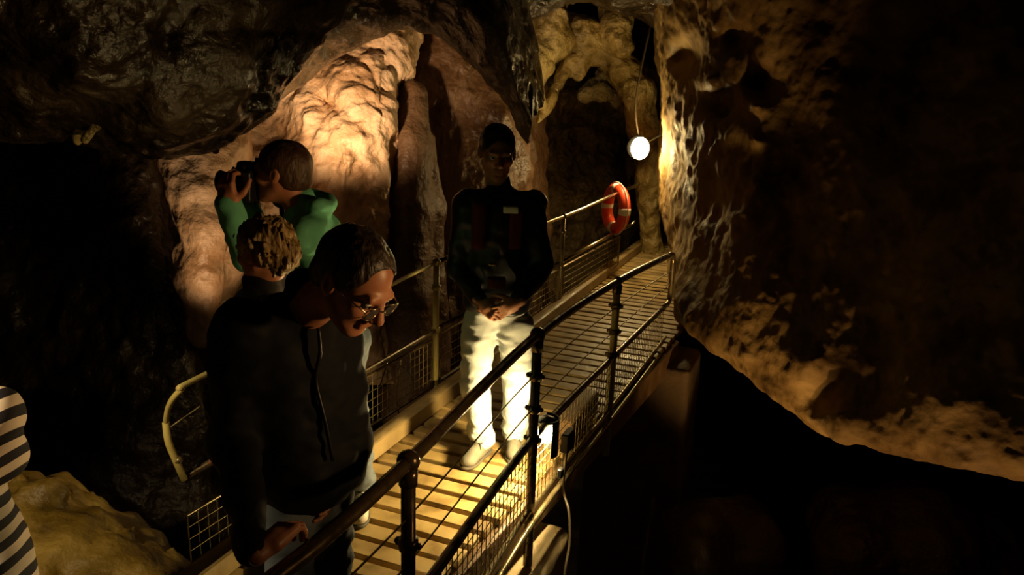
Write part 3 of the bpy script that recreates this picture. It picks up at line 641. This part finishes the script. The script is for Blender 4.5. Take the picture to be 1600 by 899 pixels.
ang = np.linspace(math.radians(-62), math.radians(85), 12)     # curved shield added on the chasm side to block bulb light
sv = [l2+V(r*math.cos(t), r*math.sin(t), z) for r, z in ((.062, -.105), (.062, .085), (.067, .085), (.067, -.105)) for t in ang]
MB().add(sv, [(i*12+j, i*12+j+1, ((i+1) % 4)*12+j+1, ((i+1) % 4)*12+j) for i in range(4) for j in range(11)]).build('light_shield', M_black, nl)
MB().box(l2+nrm*.12+V(0, .04, -.03), (.02, .05, .05), Rb, .006).build('junction_box', M_black, nl, angle=40)
MB().box(l2+nrm*.09+V(.0, .02, -.2), (.012, .02, .025), Rb, .004).build('clip', M_black, nl, angle=40)
MB().tube(poly([l2+nrm*.12+V(0, .04, -.06), G(880, 762, -.05), G(889, 800, -.15), G(890, 850, -.3), G(882, 905, -.45), G(882, 1000, -.8)], 6), .007, 8).build('cable', M_rubber, nl, True)
fix(nl)
# unseen floodlights added on poles to brighten rocks and people
def added_flood(loc, aim, power, col, label, spot=120, size=.08, blend=.8, gz=-3.3):
    loc = np.array(loc, float); d = np.array(aim, float)-loc; d /= np.linalg.norm(d); e = empty('unseen_floodlight', loc*V(1, 1, 0)+V(0, 0, gz), label, 'lamp')
    MB().tube([loc-d*.12, loc-d*.03], [.05, .09], 16).build('housing', M_black, e, True)
    MB().tube([loc-d*.032, loc-d*.025], .08, 16).build('lens', M_lens, e, True)
    MB().tube([loc*V(1, 1, 0)+V(0, 0, gz), loc-d*.08], .018, 10).build('pole', M_raild, e, True); fix(e)
    light('added_flood_light', loc, power, col, size, spot, loc+d, blend=blend)
added_flood(At(446, 300, 5.2), At(578, 80, 7.0), L_BACK, WARM, 'floodlight added on a pole behind the photographer aimed up at the pink flowstone', 64)
added_flood(At(380, 640, 5.0), At(350, 240, 6.3), L_BACK2, WARM, 'floodlight added on a pole hidden by the bowed man, aimed at the pale drape', 50)
added_flood(V(1.6, 3.3, -1.9), At(1130, 505, 5.9), L_UNDER*1.5, (1, .58, .2), 'floodlight added below the walkway, aimed at the left end of the rock mass', 34, blend=1)
added_flood(V(2.15, 2.6, -2.3), At(1430, 740, 4.7), L_UNDER, (1, .55, .2), 'floodlight added below the walkway, aimed at the low edge of the rock mass', 44, blend=1)
added_flood(V(-1.9, .9, 1.95), At(60, 800, 2.6), L_LEFT, (1, .74, .38), 'floodlight added left of the viewer, aimed at the striped shirt and boulder', 56, gz=0)
added_flood(V(1.75, 1.7, 1.25), V(-.62, 2.3, 1.55), L_SIDE, (1, .58, .22), 'floodlight added right of the viewer, aimed at the bowed man', 52, blend=1)

# ------------------------------------------------------------------ people
def nz(v): v = np.array(v, float); return v/np.linalg.norm(v)
def basis(f, up=(0, 0, 1)):
    f = nz(f); r = nz(np.cross(f, up)); return np.stack([r, f, np.cross(r, f)], 1)
def head_sdf(nb, wide=1.):
    s = Sdf(.012); w = wide
    s.ell((0, -.014, .034), (.075*w, .096, .082)); s.ell((0, .026, -.03), (.059*w, .066, .085), k=.03)
    s.cap((-.05*w, .0, -.05), (-.02, .062, -.092), .017, .014, k=.025); s.cap((.05*w, .0, -.05), (.02, .062, -.092), .017, .014, k=.025)
    s.ell((0, .066, -.094), (.027, .022, .02), k=.02)
    for q in (-1, 1):
        s.ell((q*.04, .06, -.022), (.022, .022, .02), k=.02)
        s.ell((q*.031, .099, .002), (.018, .014, .011), k=.01, op='-')
    s.cap((-.034, .083, .02), (.034, .083, .02), .011, k=.014)
    s.cap((0, .09, .012), (0, .113, -.028), .008, .0125, k=.01)
    for q in (-1, 1): s.ell((q*.012, .1, -.034), (.0085, .011, .008), k=.006)
    s.cap((-.017, .087, -.055), (.017, .087, -.055), .0065, k=.008); s.cap((-.015, .086, -.067), (.015, .086, -.067), .0075, k=.008)
    s.cap((-.02, .097, -.0605), (.02, .097, -.0605), .0022, k=.004, op='-')
    for q in (-1, 1):
        R_ = np.array([[1, 0, 0], [0, math.cos(.2), -math.sin(.2)], [0, math.sin(.2), math.cos(.2)]])
        s.ell((q*.077*w, -.006, -.004), (.011, .02, .031), R_, k=.006); s.ell((q*.087*w, .001, -.0), (.006, .01, .018), R_, k=.005, op='-')
    nb = np.array(nb, float); s.cap((0, -.03, -.06), nb, .05, .058, k=.03)
    return s
def hand_mesh(wrist, ydir, back, side=1, curl=(25, 40, 25), spread=4, thumb=(.75, .55, -.35), sc=1., arm=None):
    # side=+1: thumb towards local +x
    s = Sdf(.008)
    s.box((0, .045, 0), (.038, .044, .014), rd=.012, k=.01); s.cap((0, -.03, 0), (0, .03, 0), .024, .026, k=.02)
    X = [.029, .0098, -.0098, -.028]; Y = [.083, .088, .085, .077]; Ls = [.072, .08, .075, .058]
    for x, y, L, i in zip(X, Y, Ls, range(4)):
        p = V(x, y, .0); a = 0; yaw = math.radians(-spread*(i-1.5)*-1)
        rr_ = .0092-.0006*i
        for q, fr in enumerate((.45, .3, .25)):
            a += math.radians(curl[q]); d = V(math.sin(yaw)*math.cos(a), math.cos(yaw)*math.cos(a), -math.sin(a)); e = p+d*L*fr
            s.cap(p, e, rr_-q*.0007, rr_-(q+1)*.0007, k=.004); p = e
    d = nz(thumb); p = V(.024, .018, -.004); s.cap(p, p+d*.042, .0145, .0115, k=.012); p = p+d*.042
    d2 = nz(d+V(-.15, .5, -.15)); s.cap(p, p+d2*.03, .011, .0098, k=.004); p = p+d2*.03; d3 = nz(d2+V(-.2, .3, -.2)); s.cap(p, p+d3*.024, .0098, .008, k=.004)
    v, f = s.surf(.0028); R_ = basis(ydir, back)
    v = v*sc
    if side < 0: v = v*V(-1, 1, 1); f = f[:, ::-1]
    return v@R_.T+np.array(wrist), f
class Person:
    def __init__(s, foot, label, group=None):
        s.root = empty('person', foot, label, 'person', group); s.V = []; s.F = []; s.n = 0
    def addm(s, v, f): s.V.append(v); s.F.append(f+s.n); s.n += len(v)
    def head(s, c, fwd, up, neck, sc=1., wide=1., eyes=True):
        s.hc, s.hR, s.hs = np.array(c, float), basis(fwd, up), sc
        nb = s.hR.T@(np.array(neck)-s.hc)/sc; v, f = head_sdf(nb, wide).surf(.0036); s.addm(s.hw(v), f)
        if eyes:
            for q in (-1, 1):
                e = MB().ball(s.hw(V(q*.031, .079, .001)), .0122*sc, 12).build('eye', M_eye, s.root, True)
                MB().ball(s.hw(V(q*.031, .087, .0)), .0062*sc, 10).build('iris', M_iris, e, True)
    def hw(s, p): return (np.asarray(p)*s.hs)@s.hR.T+s.hc
    def hair(s, mt, grow=.008, curl=.006, fr=30, back=-.06, name='hair', vol=0., recede=0.):
        h = Sdf(.01); g = grow
        h.ell((0, -.018, .036), (.077+g, .096+g, .083+g)); h.ell((0, -.05-vol, -.015), (.062+g, .058+g+vol, .06+g), k=.02)
        h.ell((0, .115-recede*.3, -.035+recede), (.07, .085+recede*.2, .095+recede*.3), k=.01, op='-')
        for q in (-1, 1): h.ell((q*.088, .03, -.05), (.03, .055, .05), k=.01, op='-')
        h.box((0, 0, back-.1), (.2, .2, .1), k=.012, op='-')
        v, f = h.surf(.004, noise=lambda P: curl*fbm(P*V(fr, fr, fr*.6), 3)+curl*.5*fbm(P*V(fr*3, fr*3, fr), 2), namp=curl*1.5)
        return mesh(name, s.hw(v), f, mt, s.root)
    def hand(s, *a, **k): v, f = hand_mesh(*a, **k); s.addm(v, f)
    def core(s, J):
        b = Sdf(.05); R_ = s.R(J)
        b.ell(J['chest'], (.14, .095, .16), R_); b.ell(lerp(np.array(J['chest']), np.array(J['pelvis']), .5), (.125, .09, .16), R_); b.ell(J['pelvis'], (.14, .1, .11), R_)
        b.cap(J['chest'], J['neck'], .06, .05)
        for q in 'lr':
            b.cap(J['sh'+q], J['el'+q], .042, .036); b.cap(J['el'+q], J['wr'+q], .036, .024)
            b.cap(J['hi'+q], J['kn'+q], .075, .05); b.cap(J['kn'+q], J['an'+q], .05, .035)
        v, f = b.surf(.014); s.addm(v, f)
    def R(s, J):
        up = nz(np.array(J['neck'])-np.array(J['pelvis'])); r = np.array(J['shr'])-np.array(J['shl']); f = nz(np.cross(up, r)); r = np.cross(f, up)
        return np.stack([r, f, up], 1)
    def body(s): return mesh('body', np.concatenate(s.V), np.concatenate(s.F), M_skin, s.root)
    def top(s, J, name, mt, ch=(.195, .13, .2), be=(.17, .128, .22), hp=(.18, .135, .14), arm=(.066, .055, .044), fold=.012, h=.009, hem=None, hood=False, collar=True, cuff=.03, drop=0., sf=1., colh=.015):
        R_ = s.R(J); t = Sdf(.05); c, p = np.array(J['chest']), np.array(J['pelvis'])
        t.ell(c, ch, R_); t.ell(lerp(c, p, .5), be, R_); t.ell(p-R_[:, 2]*drop, hp, R_)
        for q in 'lr':
            t.cap(lerp(c, np.array(J['sh'+q]), .45)+R_[:, 2]*.05, J['sh'+q]-R_[:, 2]*.0, .06, arm[0]*.92)
            t.cap(J['sh'+q], J['el'+q], arm[0], arm[1], k=.04); w = lerp(np.array(J['wr'+q]), np.array(J['el'+q]), cuff/.25); t.cap(J['el'+q], w, arm[1], arm[2], k=.02)
        if collar:
            nk = np.array(J['neck']); t.cap(nk-R_[:, 2]*.03, nk+R_[:, 2]*colh, .085, .07, k=.03)
        if hood:
            nk = np.array(J['neck'])-R_[:, 1]*.06; 
            for a in np.linspace(-1.4, 1.4, 7):
                q = nk+R_[:, 0]*math.sin(a)*.10-R_[:, 1]*(math.cos(a)*.06-.02)+R_[:, 2]*(.0-.02*math.cos(a)); t.ell(q, (.045, .045, .04), R_, k=.03)
        if hem is not None: t.box(V(p[0], p[1], hem-.4), (.6, .6, .4), k=.01, op='-')
        n_ = lambda P: fold*(1-2.2*np.abs(fbm(P*V(5, 5, 9)*sf+3, 3)))+fold*.35*fbm(P*V(16, 16, 22), 2)
        return t.build(name, h, mt, s.root, n_, fold*1.6)
    def trousers(s, J, name, mt, hip=.098, knee=.078, hem=.074, fold=.009, h=.008, waist=.0, botz=.05):
        R_ = s.R(J); t = Sdf(.03); p = np.array(J['pelvis'])
        t.ell(p+V(0, 0, waist), (.165, .122, .13), R_)
        for q in 'lr':
            hi, kn, an = (np.array(J[k+q]) for k in ('hi', 'kn', 'an'))
            t.cap(hi, kn, hip, knee, k=.04); t.cap(kn, an-V(0, 0, .0), knee, hem, k=.03)
        t.box(V(p[0], p[1], botz-.3), (.8, .8, .3), k=.006, op='-')
        def n_(P):
            w = np.exp(-((P[..., 2]-.12)/.12)**2); return (fold+fold*.9*w)*(1-2.2*np.abs(fbm(P*V(6, 6, 13)+5, 3)))+fold*.25*fbm(P*V(30, 30, 40), 2)
        return t.build(name, h, mt, s.root, n_, fold*2.5)
    def shoe(s, at, fd, mt, detail=True, sc=1.):
        at = np.array(at, float); R_ = basis(V(fd[0], fd[1], 0)); xf = (R_*sc, V(at[0], at[1], 0.))
        u = Sdf(.02).ell((0, .045, .05), (.041, .105, .048)).ell((0, .135, .038), (.044, .062, .034)).cap((0, -.035, .04), (0, -.03, .088), .036, .04).cap((0, .02, .06), (0, .0, .1), .04, .043)
        u.ell((0, -.01, .135), (.033, .042, .045), k=.008, op='-'); u.box((0, .05, -.08), (.2, .3, .092), rd=.002, k=.003, op='-')
        o = u.build('shoe', .0045, mt, s.root, noise=lambda P: .002*fbm(P*30, 2), namp=.003, xf=xf)
        q = Sdf(.02).ell((0, .12, .014), (.049, .083, .03)).ell((0, .03, .014), (.042, .1, .03)).ell((0, -.035, .014), (.042, .045, .03))
        q.box((0, .05, .14), (.3, .4, .12), rd=.002, k=.004, op='-').box((0, .05, -.1), (.3, .4, .1), rd=.001, k=.003, op='-')
        q.build('sole', .004, M_sole, o, xf=xf)
        if detail:
            k = MB()
            for i in range(5):
                y = .055+.017*i; z = .1-.0085*i; e = 1 if i % 2 else -1
                k.tube([V(-.022, y, z-.006), V(0, y+.004*e, z+.003), V(.022, y+.008*e, z-.006)], .0028, 6)
            for e in (-1, 1): k.tube(poly([V(0, .052, .103), V(e*.02, .045, .115), V(e*.032, .06, .1), V(e*.012, .062, .103)], 4), .0024, 6); k.tube(poly([V(0, .052, .103), V(e*.02, .06, .098), V(e*.034, .075, .075)], 4), .0024, 6)
            k.v = [tuple(np.array(p)@xf[0].T+xf[1]) for p in k.v]; k.build('laces', M_lace, o, True)
            tg = Sdf(.01).ell((0, .07, .083), (.022, .045, .014), R=basis((0, 1, -.45))); tg.build('tongue', .004, mt, o, xf=xf)
        return o
def mid_(a, b, t=.5): return lerp(np.array(a, float), np.array(b, float), t)

# --- man in black jacket and pale jeans standing on the walkway
Y2 = 3.86
J = dict(neck=W(779, 292, Y2+.02), chest=W(778, 350, Y2+.02), pelvis=V(*W(776, 492, Y2+.02)[:2], .90),
         shr=W(729, 318, Y2), shl=W(832, 318, Y2), elr=W(714, 418, Y2), ell=W(846, 418, Y2), wrr=W(752, 474, Y2-.17), wrl=W(806, 474, Y2-.19),
         hir=W(750, 505, Y2+.02), hil=W(804, 505, Y2+.02))
a1 = G(752, 712); a2 = G(802, 702)
J['anr'] = V(a1[0], a1[1], .11); J['anl'] = V(a2[0], a2[1], .11)
J['knr'] = W(742, 600, Y2-.02); J['knl'] = W(808, 598, Y2+.03)
p = Person((a1+a2)/2, 'man in black jacket and bright pale jeans standing on the walkway, hands clasped')
p.head(W(777, 238, Y2-.02), (.16, -.94, -.2), (0.03, 0, 1), J['neck']-V(0, 0, .03), 1.08)
p.hair(M_hair_dark, .005, .005, recede=.01)
R_ = basis(nz(W(784, 482, Y2-.26)-J['wrr']))
p.hand(J['wrr'], V(.75, -.25, -.5), V(-.2, -.95, .3), side=-1, curl=(35, 50, 30)); p.hand(J['wrl'], V(-.8, -.1, -.42), V(.15, -.95, -.2), side=1, curl=(30, 50, 35))
p.core(J); p.body()
p.trousers(J, 'jeans', M_jean, hip=.098, knee=.08, hem=.078, fold=.010)
tp = p.top(J, 'jacket', M_blackj, hem=.83, fold=.012, arm=(.07, .062, .05), ch=(.2, .13, .2), be=(.18, .125, .2), hp=(.185, .13, .14))
def patch(name, c, h, f, mt, parent, rd=.004): 
    return Sdf(.004).box(c, h, basis(f), rd).build(name, min(h)/1.5 if min(h) > .008 else .005, mt, parent)
for x, y, w_, hh in ((748, 352, .034, .12), (806, 358, .03, .10)):
    patch('red_panel', W(x, y, Y2-.118), (w_, .018, hh), (0, -1, 0), M_red, tp, .01)
patch('name_badge', W(798, 328, Y2-.145), (.036, .008, .018), (0, -1, -.1), M_white, tp)
bp = patch('belt_pouch', W(776, 442, Y2-.145), (.045, .025, .03), (0, -1, 0), M_red, tp, .008); patch('buckle', W(770, 413, Y2-.14), (.022, .008, .008), (0, -1, 0), M_steel, tp)
p.shoe(a1, (-.42, -.9), M_shoe); p.shoe(a2, (.05, -1), M_shoe); fix(p.root)

# --- bowed man with glasses in the foreground
Y1 = 2.12
J = dict(neck=W(478, 462, Y1-.0), chest=W(452, 560, Y1+.04), pelvis=V(*W(484, 760, Y1+.06)[:2], .88),
         shr=W(378, 508, Y1-.06), shl=W(522, 520, Y1+.14), elr=W(368, 690, Y1-.1), ell=W(548, 690, Y1+.12), wrr=G(398, 868, .915), wrl=W(500, 742, Y1+.06))
J['hir'] = J['pelvis']+V(-.05, -.03, -.04); J['hil'] = J['pelvis']+V(.05, .05, -.04)
J['knr'] = V(J['hir'][0]+.0, Y1-.02, .47); J['knl'] = V(J['hil'][0]-.02, Y1+.14, .47)
J['anr'] = V(J['knr'][0], Y1+.02, .1); J['anl'] = V(J['knl'][0], Y1+.16, .1)
p = Person(V(J['pelvis'][0], Y1+.05, 0), 'bowed man with glasses in dark navy jacket at the near railing')
p.head(W(553, 437, 1.98), (.70, -.44, -.56), (.12, 0, 1), J['neck']-V(0, 0, .04), 1.1)
p.hair(M_hair_dark, .005, .006, recede=.03)
ey = MB()
for q in (-1, 1):
    rim = [p.hw(V(q*.033+.026*math.cos(t)*(1.0), .108-.006*abs(math.cos(t)), -.004+.018*np.sign(math.sin(t))*abs(math.sin(t))**.7)) for t in np.linspace(0, 2*math.pi, 25)]
    ey.tube(rim, .0016, 6); ey.tube([p.hw(V(q*.058, .102, .004)), p.hw(V(q*.074, .06, .006)), p.hw(V(q*.08, -.005, .002))], .0018, 6)
ey.tube([p.hw(V(-.008, .109, .0)), p.hw(V(0, .114, .003)), p.hw(V(.008, .109, .0))], .0016, 6)
gl = ey.build('spectacle_frame', M_steel, p.root, True)
for q in (-1, 1): MB().ball(p.hw(V(q*.033, .106, -.004)), .0235*p.hs, 14, (1, .08, .72), p.hR).build('lens', M_glass, gl, True)
p.hand(J['wrr']+nz(T0-T00)*.035, nz(T0-T00)+V(0, 0, .12), V(-.35, -.25, .9), side=-1, curl=(30, 50, 35)); p.hand(J['wrl'], V(.2, -.2, -.9), V(.5, .6, .1), side=-1)
p.core(J); p.body()
p.trousers(J, 'jeans', M_jeand, hip=.092, fold=.01)
tp = p.top(J, 'jacket', M_navy, ch=(.2, .15, .21), be=(.195, .16, .24), hp=(.19, .16, .18), arm=(.082, .078, .044), fold=.016, hem=.60, drop=.03, cuff=.01)
Rj = p.R(J); zp = [mid_(J['chest'], J['neck'], t)+Rj[:, 1]*y for t, y in ((.7, .10), (.4, .14), (0, .155))]+[mid_(J['chest'], J['pelvis'], t)+Rj[:, 1]*.165 for t in (.4, .8)]
MB().tube(poly(zp, 4), .006, 6).build('zip', M_black, tp, True)
p.shoe(J['anr']*V(1, 1, 0), (.7, -.7), M_shoe, False); p.shoe(J['anl']*V(1, 1, 0), (.8, -.5), M_shoe, False); fix(p.root)

# --- photographer in the green hooded top
Y3 = 3.0
J = dict(neck=W(472, 318, Y3+.02), chest=W(492, 392, Y3+.02), pelvis=V(*W(520, 600, Y3+.08)[:2], .93),
         shr=W(470, 352, Y3+.2), shl=W(476, 368, Y3-.14), elr=W(405, 410, Y3+.2), ell=W(388, 402, Y3-.12), wrr=W(392, 325, Y3+.1), wrl=W(358, 322, Y3-.12))
J['hir'] = J['pelvis']+V(.05, .11, -.04); J['hil'] = J['pelvis']+V(.05, -.06, -.04)
fr_ = G(574, 800); J['anl'] = V(fr_[0]-.04, fr_[1]+.06, .11); J['knl'] = W(546, 640, Y3+.12)
J['anr'] = V(J['pelvis'][0]-.1, Y3+.2, .11); J['knr'] = V(J['pelvis'][0]-.02, Y3+.18, .5)
p = Person(V(*J['pelvis'][:2], 0), 'man in green hooded top raising a black camera to his eye')
p.head(W(440, 270, Y3), (-.93, .12, .02), (.10, 0, 1), J['neck']-V(0, 0, .03), 1.0)
p.hair(M_hair_brown, .007, .004)
p.hand(J['wrl'], V(-.12, .1, .95), V(-.3, -.9, 0), side=1, curl=(30, 45, 30)); p.hand(J['wrr'], V(-.2, .1, .9), V(.1, .9, 0), side=-1, curl=(35, 50, 30))
p.core(J); p.body()
p.trousers(J, 'jeans', M_jeand, fold=.01)
p.top(J, 'hooded_top', M_green, hem=.86, hood=True, sf=1.1, fold=.016, arm=(.075, .066, .052), cuff=.0)
p.shoe(J['anl']*V(1, 1, 0)+V(0, -.02, 0), (.15, -1), M_shoew); p.shoe(J['anr']*V(1, 1, 0), (-.7, -.6), M_shoew); fix(p.root)
# his camera
cc = W(388, 288, Y3-.0); ce = empty('camera_body', cc, 'black camera held up to the face of the man in green', 'camera'); Rc = basis((-.97, .15, .05))
k = Sdf(.01).box(cc, (.072, .042, .062), Rc, .012).box(cc+Rc@V(0, -.0, .062), (.03, .036, .024), Rc, .01); o = k.build('casing', .005, M_black, ce)
MB().tube([cc+Rc@V(0, .02, 0), cc+Rc@V(0, .085, 0)], [.034, .036], 20).build('lens_barrel', M_black, ce, True)
MB().tube([cc+Rc@V(0, .085, 0), cc+Rc@V(0, .115, .0)], [.036, .042], 20).build('lens_hood', M_black, ce, True)
MB().tube([cc+Rc@V(-.04, -.0, .045), cc+Rc@V(-.04, -.0, .075)], .009, 10).build('dial', M_black, ce, True)
MB().tube([cc+Rc@V(.03, -.012, .05), cc+Rc@V(.03, -.02, .098)], .007, 8).build('flash_arm', M_black, ce, True)
MB().tube([cc+Rc@V(-.02, .03, .045), cc+Rc@V(-.02, .052, .06)], .006, 8).build('strap_lug', M_black, ce, True)
fix(ce)

# --- short fair haired person in front of him
Y4 = 2.62
J = dict(neck=W(416, 440, Y4+.02), chest=W(425, 540, Y4+.02), pelvis=V(*W(440, 700, Y4+.04)[:2], .84),
         shr=W(392, 478, Y4+.17), shl=W(412, 490, Y4-.13), elr=W(380, 600, Y4+.16), ell=W(400, 615, Y4-.13), wrr=W(372, 690, Y4+.08), wrl=W(390, 700, Y4-.08))
J['hir'] = J['pelvis']+V(0, .09, -.04); J['hil'] = J['pelvis']+V(0.02, -.07, -.04)
J['knr'] = J['hir']+V(-.02, 0, -.38); J['knl'] = J['hil']+V(0, 0, -.38); J['anr'] = V(*J['knr'][:2], .1); J['anl'] = V(*J['knl'][:2], .1)
p = Person(V(*J['pelvis'][:2], 0), 'person with tousled fair brown hair and dark top, below the camera')
p.head(W(412, 392, Y4), (-.88, .38, -.12), (.05, 0, 1), J['neck']-V(0, 0, .02), .94)
p.hair(M_hair_fair, .010, .022, 34, back=-.09, vol=.012)
p.hand(J['wrr'], V(-.2, 0, -.9), V(0, 1, 0), side=-1); p.hand(J['wrl'], V(-.2, 0, -.9), V(0, -1, 0), side=1)
p.core(J); p.body()
p.trousers(J, 'trousers', M_blackj); p.top(J, 'jacket', M_blackj, colh=.075, hem=.74, ch=(.17, .12, .18), be=(.16, .12, .2), hp=(.17, .13, .14), arm=(.062, .055, .045))
p.shoe(J['anr']*V(1, 1, 0), (-1, .2), M_shoe, False); p.shoe(J['anl']*V(1, 1, 0), (-1, .1), M_shoe, False); fix(p.root)

# --- person in the striped top at the left edge
Y5 = 1.82
J = dict(neck=W(-95, 590, Y5), chest=W(-82, 690, Y5), pelvis=V(*W(-64, 880, Y5)[:2], .80),
         shr=W(-170, 640, Y5+.08), shl=W(-12, 646, Y5-.02), elr=W(-190, 800, Y5), ell=W(2, 712, Y5+.02), wrr=W(-200, 860, Y5-.1), wrl=W(-90, 735, Y5-.15))
J['hir'] = J['pelvis']+V(-.08, 0, -.04); J['hil'] = J['pelvis']+V(.07, 0, -.04)
J['knr'] = J['hir']+V(0, -.02, -.36); J['knl'] = J['hil']+V(0, -.02, -.36); J['anr'] = V(*J['knr'][:2], .1); J['anl'] = V(*J['knl'][:2], .1)
p = Person(V(*J['pelvis'][:2], 0), 'person in black and white striped top cut off by the left edge')
p.head(W(-100, 525, Y5), (-.5, -.8, -.1), (0, 0, 1), J['neck']-V(0, 0, .02), .95)
p.hair(M_hair_brown, .01, .006, vol=.01)
p.hand(J['wrr'], V(-.1, -.1, -.9), V(-.2, -.9, .0), side=-1); p.hand(J['wrl'], V(-.8, -.1, -.1), V(.1, -.9, .2), side=1)
p.core(J); p.body(); p.trousers(J, 'trousers', M_blackj, hip=.084, knee=.07, waist=-.03)
p.top(J, 'striped_top', M_stripe, hem=.42, ch=(.16, .12, .17), be=(.135, .11, .15), hp=(.195, .18, .34), arm=(.064, .06, .055), fold=.008, h=.007, drop=.16, collar=False)
p.shoe(J['anr']*V(1, 1, 0), (-.3, -1), M_shoe, False); p.shoe(J['anl']*V(1, 1, 0), (-.2, -1), M_shoe, False); fix(p.root)
